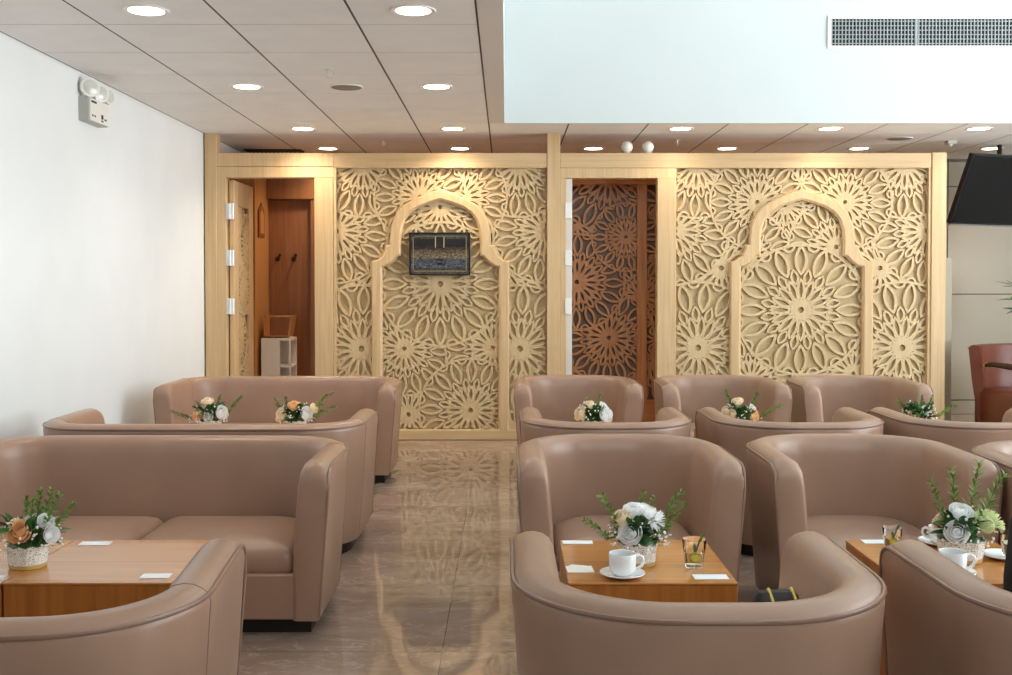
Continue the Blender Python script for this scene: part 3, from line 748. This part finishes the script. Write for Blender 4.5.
# ================================================================== TABLES AND WHAT STANDS ON THEM
TB = None
def table(x, y, label, w=.49, d=.52):
    global TB
    if TB is None:
        TB = thing('coffee_table', label, 'table', (x, y, 0), 0, 'low square wooden tables')
        MB().box(-w/2, w/2, -d/2, d/2, .392, .40, .002).build('table_top', M['table'], TB, smooth=0)
        MB().box(-w/2+.002, w/2-.002, -d/2+.002, d/2-.002, .03, .392, .002).build('body', M['table_s'], TB, smooth=0)
        MB().box(-w/2+.03, w/2-.03, -d/2+.03, d/2-.03, 0, .03).build('plinth', M['plinth'], TB, smooth=0)
    else: dup(TB, (x, y, 0), 0, label)
TY, TY2 = 3.33, 6.1
table(.424, TY, 'low wooden table with white cup, napkin and tumbler')
table(1.385, TY, 'low wooden table at right holding two cups and white roses')
table(-1.205, TY, 'low wooden table beside the seam, front left, bare except two white cards')
table(-1.698, TY, 'low wooden table at the left edge under the pot of peach roses')
table(.53, TY2, 'low wooden table in the back group before the brown doorway')
table(1.36, TY2, 'low wooden table in the back group, middle armchairs')
table(2.34, TY2, 'low wooden table in the back group, before the right screen post')
table(-1.69, TY2, 'low wooden table between the back sofas, nearer the white wall')
table(-1.195, TY2, 'low wooden table between the back sofas, nearer the aisle')

# ---- flowers
def basis(d):
    d = Vector(d).normalized(); u = d.orthogonal().normalized(); v = d.cross(u); return u, v, d
def rose_mesh(r, seed, loose=0.0):
    """layers of petals wrapped round a bud, each with an outward curling lip"""
    rr = random.Random(seed); mb = MB(); rad_ = math.radians
    for layer, (n, base, top, half, lip) in enumerate(((3, .36, 20, 66, .10), (4, .52, 38, 56, .16), (5, .70, 56, 46, .20), (6, .88, 74, 40, .22))):
        for k in range(n):
            ph = 2*PI*k/n+layer*.6+rr.uniform(-.12, .12); rings = []; tj = rr.uniform(-4, 4); bj = rr.uniform(-.02, .02)
            for j in range(7):
                v = j/6; row = []
                for i in range(7):
                    u = -1+2*i/6
                    th = rad_(150+(top+tj+16*u*u-150)*v); az = ph+u*rad_(half)
                    rad = r*(base+bj+lip*v**4+.035*u*(1 if k % 2 else -1)-.03*u*u)
                    row.append((rad*math.sin(th)*math.cos(az), rad*math.sin(th)*math.sin(az), rad*math.cos(th)*.9))
                rings.append(row)
            mb.loft(rings, False)
    mb.ball((0, 0, .05*r), r*.2, 8, 6)
    return mb
def aim(mb, pos, d):
    u, v, w = basis(d); m = Matrix((u, v, w)).transposed().to_4x4(); m.translation = Vector(pos); return mb.xform(m)
def leaf_mesh(mb, p, d, L, W, droop, rr):
    d = Vector(d).normalized(); side = d.cross(Vector((0, 0, 1))); side = side.normalized() if side.length > .01 else Vector((1, 0, 0))
    side = (side+Vector((0, 0, rr.uniform(-.5, .5)))).normalized(); nrm = side.cross(d)
    rings = []
    for j in range(7):
        t = j/6; c = Vector(p)+d*L*t-Vector((0, 0, 1))*droop*L*t*t; wv = W*math.sin(PI*min(1, t*.96+.03))**.8
        rings.append([c-side*wv+nrm*wv*.3, c-nrm*.0, c+side*wv+nrm*wv*.3])
    mb.loft(rings, False)
def fern(p, d, L, seed):
    rr = random.Random(seed); mb = MB(); d = Vector(d).normalized(); pts = []
    for j in range(9):
        t = j/8; pts.append(Vector(p)+d*L*t+Vector((d.x, d.y, -.35))*L*.22*t*t)
    mb.tube(pts, [.0014*(1-.6*j/8) for j in range(9)], 5)
    for j in range(2, 9):
        tg = (pts[j]-pts[j-1]).normalized()
        for sgn in (-1, 1):
            for q in range(5):
                side = tg.cross(Vector((rr.uniform(-1, 1), rr.uniform(-1, 1), rr.uniform(-.4, .4)))).normalized()
                leaf_mesh(mb, pts[j]-tg*L*.025*q, side*sgn*.8+tg*.7, L*(.17-.008*j)*rr.uniform(.8, 1.3), .0032, .1, rr)
    return mb
def bouquet(label, x, y, heads, seed, potmat='lace', ferns=(), R0=.058, sc_=1.0, nleaf=75, nbreath=80, ztop=.40, spread=1.0):
    rr = random.Random(seed)
    t = thing('flower_arrangement', label, 'flowers', (x, y, ztop), 0, 'table flower arrangements'); t.scale = (sc_*(1.14 if y > 5 else 1),)*3
    prof = [(.001, .001), (R0*.9, .001), (R0*.93, .008), (R0*.97, .035), (R0*1.03, .062), (R0*1.08, .070), (R0*1.02, .069), (R0*.95, .055), (.001, .05)]
    rings = []; n = 40
    for r, z in prof:
        wv = .002 if z > .03 else .0008
        rings.append([((r+wv*math.sin(9*a))*math.cos(a), (r+wv*math.sin(9*a))*math.sin(a), z+(.003*math.sin(11*a) if z > .06 else 0)) for a in [2*PI*k/n for k in range(n)]])
    MB().loft(rings, True, True, True).build('pot', M[potmat], t)
    MB().ball((0, 0, .06), R0*.9, 14, 8, .5).build('moss_filling', M['dark_green'], t)
    if y > 5: heads = [(a, b, c, r*.86, kd) for a, b, c, r, kd in heads]
    for k, (hx, hy, hz, hr, kind) in enumerate(heads):
        d = (hx*1.2, hy-.035, max(.02, hz-.07)*1.1)
        if kind == 'hydr':
            mb = MB()
            for q in range(110):
                a, b = rr.uniform(0, 2*PI), rr.uniform(-.3, 1); c = math.sqrt(max(0, 1-b*b)); pp = Vector((c*math.cos(a), c*math.sin(a), b))*hr
                leaf_mesh(mb, pp, (pp.x+rr.uniform(-.02, .02), pp.y+rr.uniform(-.02, .02), pp.z+.005), hr*.5, hr*.2, .1, rr)
            mb.ball((0, 0, 0), hr*.7, 10, 6); mb.v = [(a+hx, b+hy, c+hz) for a, b, c in mb.v]
            o = mb.build('hydrangea', M['hydr'], t); o['label'] = 'pale green hydrangea head'
        elif kind == 'mum':
            mb = MB()
            for q in range(70):
                a, b = rr.uniform(0, 2*PI), rr.uniform(-.2, 1); c = math.sqrt(max(0, 1-b*b)); pp = Vector((c*math.cos(a), c*math.sin(a), b))
                leaf_mesh(mb, pp*hr*.3, pp, hr*.8, hr*.1, -.1, rr)
            aim(mb, (hx, hy, hz), d); o = mb.build('chrysanthemum', M['white_rose'], t); o['label'] = 'white shaggy chrysanthemum'
        else:
            o = aim(rose_mesh(hr, seed*17+k), Vector((hx, hy, hz))-Vector(d).normalized()*hr*.1, d).build('rose', M[kind+'_rose'], t); o['label'] = kind+' rose'
    fb, fd = MB(), MB()
    for k in range(nleaf):
        a = rr.uniform(0, 2*PI); e = rr.uniform(.1, 2.2); rad = rr.uniform(.015, .05)*spread
        lp = (math.cos(a)*(rad+.03*spread), math.sin(a)*(rad+.03*spread), .085+.03*e)
        if any((lp[0]-hx)**2+(lp[1]-hy)**2+(lp[2]-hz)**2 < (hr*.95)**2 for hx, hy, hz, hr, kd in heads): continue
        leaf_mesh(fb if k % 2 else fd, (rad*math.cos(a), rad*math.sin(a), .07+rr.uniform(0, .05)), (math.cos(a)*spread, math.sin(a)*spread, e), rr.uniform(.05, .085), rr.uniform(.009, .016), rr.uniform(.1, .5), rr)
    fb.build('foliage', M['green'], t); fd.build('dark_foliage', M['dark_green'], t)
    bb = MB(); st = MB()
    for k in range(nbreath):
        a = rr.uniform(0, 2*PI); e = rr.uniform(0, 1); rad = (.045+.055*(1-e*e*.8)*rr.uniform(.7, 1.1))*spread
        p = (rad*math.cos(a), rad*math.sin(a), .062+.095*e*rr.uniform(.75, 1.1))
        if any((p[0]-hx)**2+(p[1]-hy)**2+(p[2]-hz)**2 < (hr*1.1)**2 for hx, hy, hz, hr, kd in heads): continue
        bb.ball(p, rr.uniform(.0026, .0048), 6, 4)
        if k % 2 == 0: st.tube([(p[0]*.3, p[1]*.3, .06), p], .0006, 4)
    o = bb.build('baby_breath', M['breath'], t); o['kind'] = 'stuff'; o['label'] = 'tiny white filler blooms'
    st.build('stems', M['fern'], t)
    for k, (fx, fy, fz, L) in enumerate(ferns):
        if y > 5: fx, L = fx*.65, L*.72
        fern((fx*.12, fy*.12, .07), (fx, fy, fz), L, seed*5+k).build('fern_sprig', M['fern'], t)
    return t
W, C_, P_ = 'white', 'cream', 'peach'
bouquet('white and cream flower pot behind the white cup on the front table', .405, 3.28, [(-.03, -.055, .108, .036, W), (-.055, -.02, .145, .032, C_), (-.015, -.005, .17, .031, W), (.042, -.03, .14, .036, 'mum'), (.03, .03, .165, .03, W)], 3,
        ferns=((-.36, -.1, 1.0, .17), (-.62, -.2, .7, .12), (.42, .05, 1.0, .18), (.1, .3, 1.2, .15), (.2, .2, 1.1, .14), (.5, .1, .8, .14)), nleaf=90, nbreath=95)
bouquet('flower pot with one big peach rose at the left edge', -1.455, 3.25, [(-.002, -.05, .118, .036, P_), (.085, -.03, .105, .026, W), (.06, -.01, .14, .026, W), (-.05, 0, .12, .034, C_), (0, .045, .14, .03, W)], 5,
        ferns=((.1, .1, 1.2, .17), (.2, .1, 1.1, .17), (.4, .1, .75, .14), (-.1, .2, 1.2, .14), (.1, -.1, 1.1, .15), (.32, -.1, .9, .18)), nleaf=100, nbreath=80)
bouquet('white rose pot with pale green hydrangea on the right table', 1.415, 3.325, [(-.035, -.055, .10, .036, W), (.0, -.005, .155, .036, W), (.068, -.03, .115, .036, 'hydr'), (-.05, .03, .12, .03, C_), (.082, .015, .12, .028, 'hydr')], 8, 'lace_blue',
        ferns=((-.3, 0, 1.2, .2), (.0, .2, 1.2, .22), (.2, .1, 1.2, .25), (.3, -.1, 1.0, .23)), R0=.068, nleaf=95, nbreath=90, spread=1.05)
bouquet('cream and peach flower pot behind the sofas, nearer the white wall', -1.705, 6.15, [(-.055, -.03, .1, .036, P_), (-.01, 0, .165, .036, C_), (.07, -.02, .11, .042, W), (.01, -.05, .09, .028, W)], 11, ferns=((.9, .1, 1, .2), (.3, .1, 1.2, .18), (-.9, -.2, .4, .15)))
bouquet('cream and peach flower pot behind the sofas, nearer the aisle', -1.215, 6.15, [(-.065, -.03, .1, .042, C_), (.0, -.01, .145, .038, P_), (.07, -.03, .105, .042, W), (.1, 0, .13, .03, C_)], 13, ferns=((.9, .1, 1, .24), (-.3, .1, 1.2, .18), (1, -.2, .5, .2), (-.6, .1, .9, .17)))
bouquet('cream and white flower pot before the brown doorway', .505, 6.15, [(-.075, -.02, .105, .04, C_), (-.03, 0, .145, .036, C_), (.06, -.04, .1, .045, W), (.05, 0, .14, .03, W)], 17, ferns=((.2, .1, 1.3, .2), (-.2, .2, 1.1, .16)), nleaf=80)
bouquet('cream rose pot on the middle table of the back group', 1.352, 6.15, [(-.06, -.04, .1, .034, C_), (-.02, 0, .165, .034, C_), (.06, -.03, .1, .036, P_), (-.085, 0, .12, .026, C_), (.06, 0, .13, .028, W)], 19, ferns=((-.4, .1, 1.2, .22), (.5, .1, 1.2, .22), (1, -.1, .6, .18)), nbreath=120)
bouquet('mostly green flower pot before the right screen post', 2.37, 6.15, [(-.04, -.04, .1, .032, C_), (.03, -.02, .12, .032, 'white'), (.06, 0, .1, .03, C_)], 23, ferns=((-.6, .1, 1.1, .17), (.5, .1, 1.2, .18), (.9, -.1, .6, .17), (.1, 0, 1.2, .19)), nleaf=110, nbreath=70)

# ---- cards
def card(x, y, rz, label, w=.085, d=.055):
    t = tag(MB().box(-w/2, w/2, -d/2, d/2, 0, .0016).build('table_card', M['paper'], smooth=0), label, 'card', 'white table cards')
    t.location = (x, y, .4005); t.rotation_euler = (0, 0, rz)
card(.238, 3.55, 0, 'white card at the far corner of the table with the white cup', .1, .045)
card(.6, 3.13, 0, 'white card at the near corner of the table with the tumbler', .1, .05)
card(-1.36, 3.535, .02, 'white card on the far edge of the bare left table', .1, .05)
card(-1.03, 3.14, .05, 'white card on the near corner of the bare left table, by the sofa back', .085, .05)
card(-1.52, 3.12, 0, 'white card at the left picture edge beside the peach roses', .1, .05)
card(1.245, 3.56, 0, 'white card at the far corner of the right table', .11, .05)
# napkin folded
t = thing('napkin', 'folded cream paper napkin beside the white cup', 'napkin', (.222, 3.21, .4005), .05)
MB().box(-.04, .04, -.035, .035, 0, .003, .001).build('napkin_sheet', M['napkin'], t, smooth=0)
MB().add([(-.04, -.03, .003), (.038, -.033, .003), (.03, .03, .004), (-.035, .032, .003), (.0, .0, .014), (-.02, .03, .009)], [(0, 1, 4), (1, 2, 4), (2, 5, 4), (5, 3, 0), (0, 4, 5)]).build('top_fold', M['napkin'], t, smooth=0)

# ---- cups, saucers and glasses
def saucer(x, y, label):
    t = thing('saucer', label, 'saucer', (x, y, .4005), 0, 'white saucers')
    MB().lathe([(.001, .002), (.03, .002), (.032, 0), (.036, 0), (.058, .008), (.0665, .013), (.066, .015), (.056, .0115), (.036, .006), (.001, .005)], 40).build('saucer_dish', M['china'], t)
def cup(x, y, z, label, rz=0, s=1.0):
    t = thing('coffee_cup', label, 'cup', (x, y, z), rz, 'white coffee cups'); t.scale = (s, s, s)
    MB().lathe([(.001, .001), (.024, 0), (.026, .002), (.034, .008), (.0385, .018), (.040, .035), (.0405, .063), (.0395, .0645), (.038, .063), (.037, .03), (.033, .012), (.001, .008)], 40).build('cup_bowl', M['china'], t)
    MB().tube([(.0385, 0, .052), (.050, 0, .056), (.060, 0, .050), (.0625, 0, .038), (.057, 0, .026), (.047, 0, .018), (.037, 0, .016)], [.005, .005, .0048, .0046, .0046, .005, .005], 10).build('handle', M['china'], t)
    MB().lathe([(.001, .045), (.0372, .045), (.0372, .0452), (.001, .0452)], 30).build('milk_coffee', M['soil'], t)
saucer(.342, 3.135, 'white saucer under the cup beside the napkin'); cup(.342, 3.135, .4066, 'white coffee cup beside the napkin and flower pot', .05, 1.0)
saucer(1.32, 3.155, 'white saucer under the cup in front of the right roses'); cup(1.32, 3.155, .4066, 'white coffee cup in front of the right rose pot', -.2)
saucer(1.562, 3.345, 'white saucer holding a short glass at the right edge')
saucer(1.43, 3.525, 'white saucer behind the right table cups'); cup(1.43, 3.525, .4066, 'white coffee cup half hidden left of the right rose pot', PI*.9, .85)
def tumbler(x, y, z, label, s=1.0, drink=True):
    t = thing('glass_tumbler', label, 'glass', (x, y, z), 0, 'glass tumblers'); t.scale = (s, s, s)
    MB().lathe([(.001, 0), (.026, 0), (.0275, .002), (.0375, .085), (.0365, .0855), (.0352, .084), (.0258, .010), (.001, .008)], 32).build('glass_wall', M['glass'], t)
    if drink:
        MB().lathe([(.001, .0085), (.0254, .0105), (.0303, .047), (.001, .047)], 32).build('lemon_water', M['drink'], t)
        MB().lathe([(.001, -.002), (.012, -.002), (.0125, 0), (.012, .002), (.001, .002)], 20).xform(Matrix.Translation((.002, -.004, .03)) @ Matrix.Rotation(1.1, 4, 'X')).build('lemon_slice', M['lemon'], t)
        mb = MB(); rr = random.Random(2)
        mb.tube([(-.006, .0, .02), (.012, 0, .06), (.026, 0, .092)], .0022, 6)
        for k in range(6):
            q = k/5; leaf_mesh(mb, (-.002+.026*q, 0, .035+.055*q), (rr.uniform(-.2, .8), rr.uniform(-.6, .6), 1), .022, .006, .1, rr)
        mb.build('mint_sprig', M['green'], t)
tumbler(.572, 3.245, .4005, 'short glass of lemon water with a green sprig')
tumbler(1.574, 3.335, .414, 'short clear glass standing on a saucer at the right edge', .8)
tumbler(1.25, 3.455, .4005, 'short clear glass with a green leaf, left of the right rose pot', .85)

# ---- bags
t = thing('handbag', 'dark brown handbag with gold straps on the nearest armchair seat', 'bag', (.615, 2.43, .3375), .12); t.scale = (1, 1, .95)
mb = MB(); rings = []
for z, wx, wy in ((0, .055, .04), (.01, .06, .045), (.1, .058, .042), (.19, .055, .032), (.225, .05, .022), (.235, .042, .012)):
    rings.append([(wx*math.copysign(abs(math.cos(a))**.5, math.cos(a)), wy*math.copysign(abs(math.sin(a))**.6, math.sin(a)), z) for a in [2*PI*(k+.5)/28 for k in range(28)]])
mb.loft(rings, True, True, True).build('bag_body', M['bag_brown'], t)
for sx in (-.018, .036):
    MB().tube([(sx, -.046, .09), (sx, -.040, .17), (sx, -.028, .22), (sx, 0, .240), (sx, .028, .22), (sx, .040, .17)], .004, 8).build('strap', M['gold'], t)
MB().tube([(-.05, -.02, .15), (-.062, -.05, .19), (-.03, -.058, .165), (.02, -.056, .16), (.05, -.05, .19), (.05, -.02, .2)], .005, 8).build('handle', M['bag_brown'], t)
t = thing('tote_bag', 'black cloth bag slumped on the dark armchair at the right edge', 'bag', (1.308, 2.46, .3375), -.05); t.scale = (.74, .9, 1.0)
rings = []
for z, wx, wy, dx in ((0, .18, .10, 0), (.02, .195, .11, 0), (.12, .20, .10, .0), (.24, .20, .08, .0), (.36, .19, .06, .005), (.46, .165, .035, .02), (.50, .14, .015, .03)):
    rings.append([(dx+wx*math.copysign(abs(math.cos(a))**.6, math.cos(a))*(1+.03*math.sin(5*a+z*20)), wy*math.copysign(abs(math.sin(a))**.7, math.sin(a)), z+.012*math.sin(3*a)*z*2) for a in [2*PI*(k+.5)/36 for k in range(36)]])
MB().loft(rings, True, True, True).build('bag_body', M['bag'], t)
MB().tube([(-.0, -.02, .46), (.0, -.03, .56), (.05, -.035, .61), (.1, -.03, .57), (.12, -.02, .46)], .008, 8).build('handle', M['bag'], t)

# ---- plant at the far right edge
t = thing('potted_plant', 'green potted plant peeking in at the right edge below the television', 'plant', (4.62, 9.55, 0))
MB().lathe([(.001, 0), (.14, 0), (.16, .02), (.19, .42), (.2, .44), (.19, .45), (.175, .42), (.001, .4)], 32).build('planter', M['pot'], t)
MB().tube([(0, 0, .4), (.01, 0, .8), (0, .01, 1.15)], [.02, .016, .012], 8).build('stem', M['brown_v'], t)
mb = MB(); rr = random.Random(4)
for k in range(46):
    a = rr.uniform(0, 2*PI); leaf_mesh(mb, (0, 0, .95+rr.uniform(0, .25)), (math.cos(a), math.sin(a), rr.uniform(.0, 1.0)), rr.uniform(.18, .32), rr.uniform(.014, .026), rr.uniform(.1, .5), rr)
mb.build('leaves', M['green'], t)

# ================================================================== LIGHT
w = bpy.data.worlds.new('daylight'); sc.world = w; w.use_nodes = True
bg = w.node_tree.nodes['Background']; bg.inputs['Strength'].default_value = 4.4
# bright overcast sky above the horizon, stronger glow added below to lift the ceiling
nt = w.node_tree; tc = nt.nodes.new('ShaderNodeTexCoord'); sx = nt.nodes.new('ShaderNodeSeparateXYZ'); rp = nt.nodes.new('ShaderNodeValToRGB')
mr = nt.nodes.new('ShaderNodeMapRange'); mr.inputs['From Min'].default_value = -1; mr.inputs['From Max'].default_value = 1
nt.links.new(tc.outputs['Generated'], sx.inputs[0]); nt.links.new(sx.outputs['Z'], mr.inputs['Value']); nt.links.new(mr.outputs[0], rp.inputs['Fac']); nt.links.new(rp.outputs['Color'], bg.inputs['Color'])
e = rp.color_ramp.elements; e[0].position = .47; e[0].color = (2.3, 2.42, 2.45, 1); e[1].position = .53; e[1].color = (.9, .97, 1.0, 1)
def window_light(name, loc, rot, sx, sy):
    L = bpy.data.lights.new(name, 'AREA'); L.shape = 'RECTANGLE'; L.size = sx; L.size_y = sy; L.cycles.is_portal = True
    o = bpy.data.objects.new(name, L); COL.objects.link(o); o.location = loc; o.rotation_euler = rot
window_light('rear_window_portal', (3.45, -3.05, 3.95), (PI/2, 0, 0), 7.1, 1.3)
window_light('right_window_portal', (6.9, 3.9, 2.3), (PI/2, 0, PI/2), 6.6, 4.5)

# ================================================================== CAMERA
cam = bpy.data.cameras.new('camera'); co = bpy.data.objects.new('camera', cam); COL.objects.link(co); sc.camera = co
F = 1073.0; pitch = math.radians(1.2)
cam.sensor_width = 36; cam.lens = F/1012*36; cam.clip_start = .05
co.location = (0, 0, 1.26); co.rotation_euler = (PI/2-pitch, 0, 0)
cam.shift_y = -(53.5-F*math.tan(pitch))/1012
vs = sc.view_settings
sc.display_settings.display_device = 'sRGB'
vs.view_transform = 'Standard'; vs.look = 'None'; vs.gamma = 1; vs.exposure = .24; vs.use_curve_mapping = False
sc.cycles.use_denoising = True; sc.cycles.max_bounces = 10; sc.cycles.diffuse_bounces = 5; sc.cycles.sample_clamp_indirect = 6
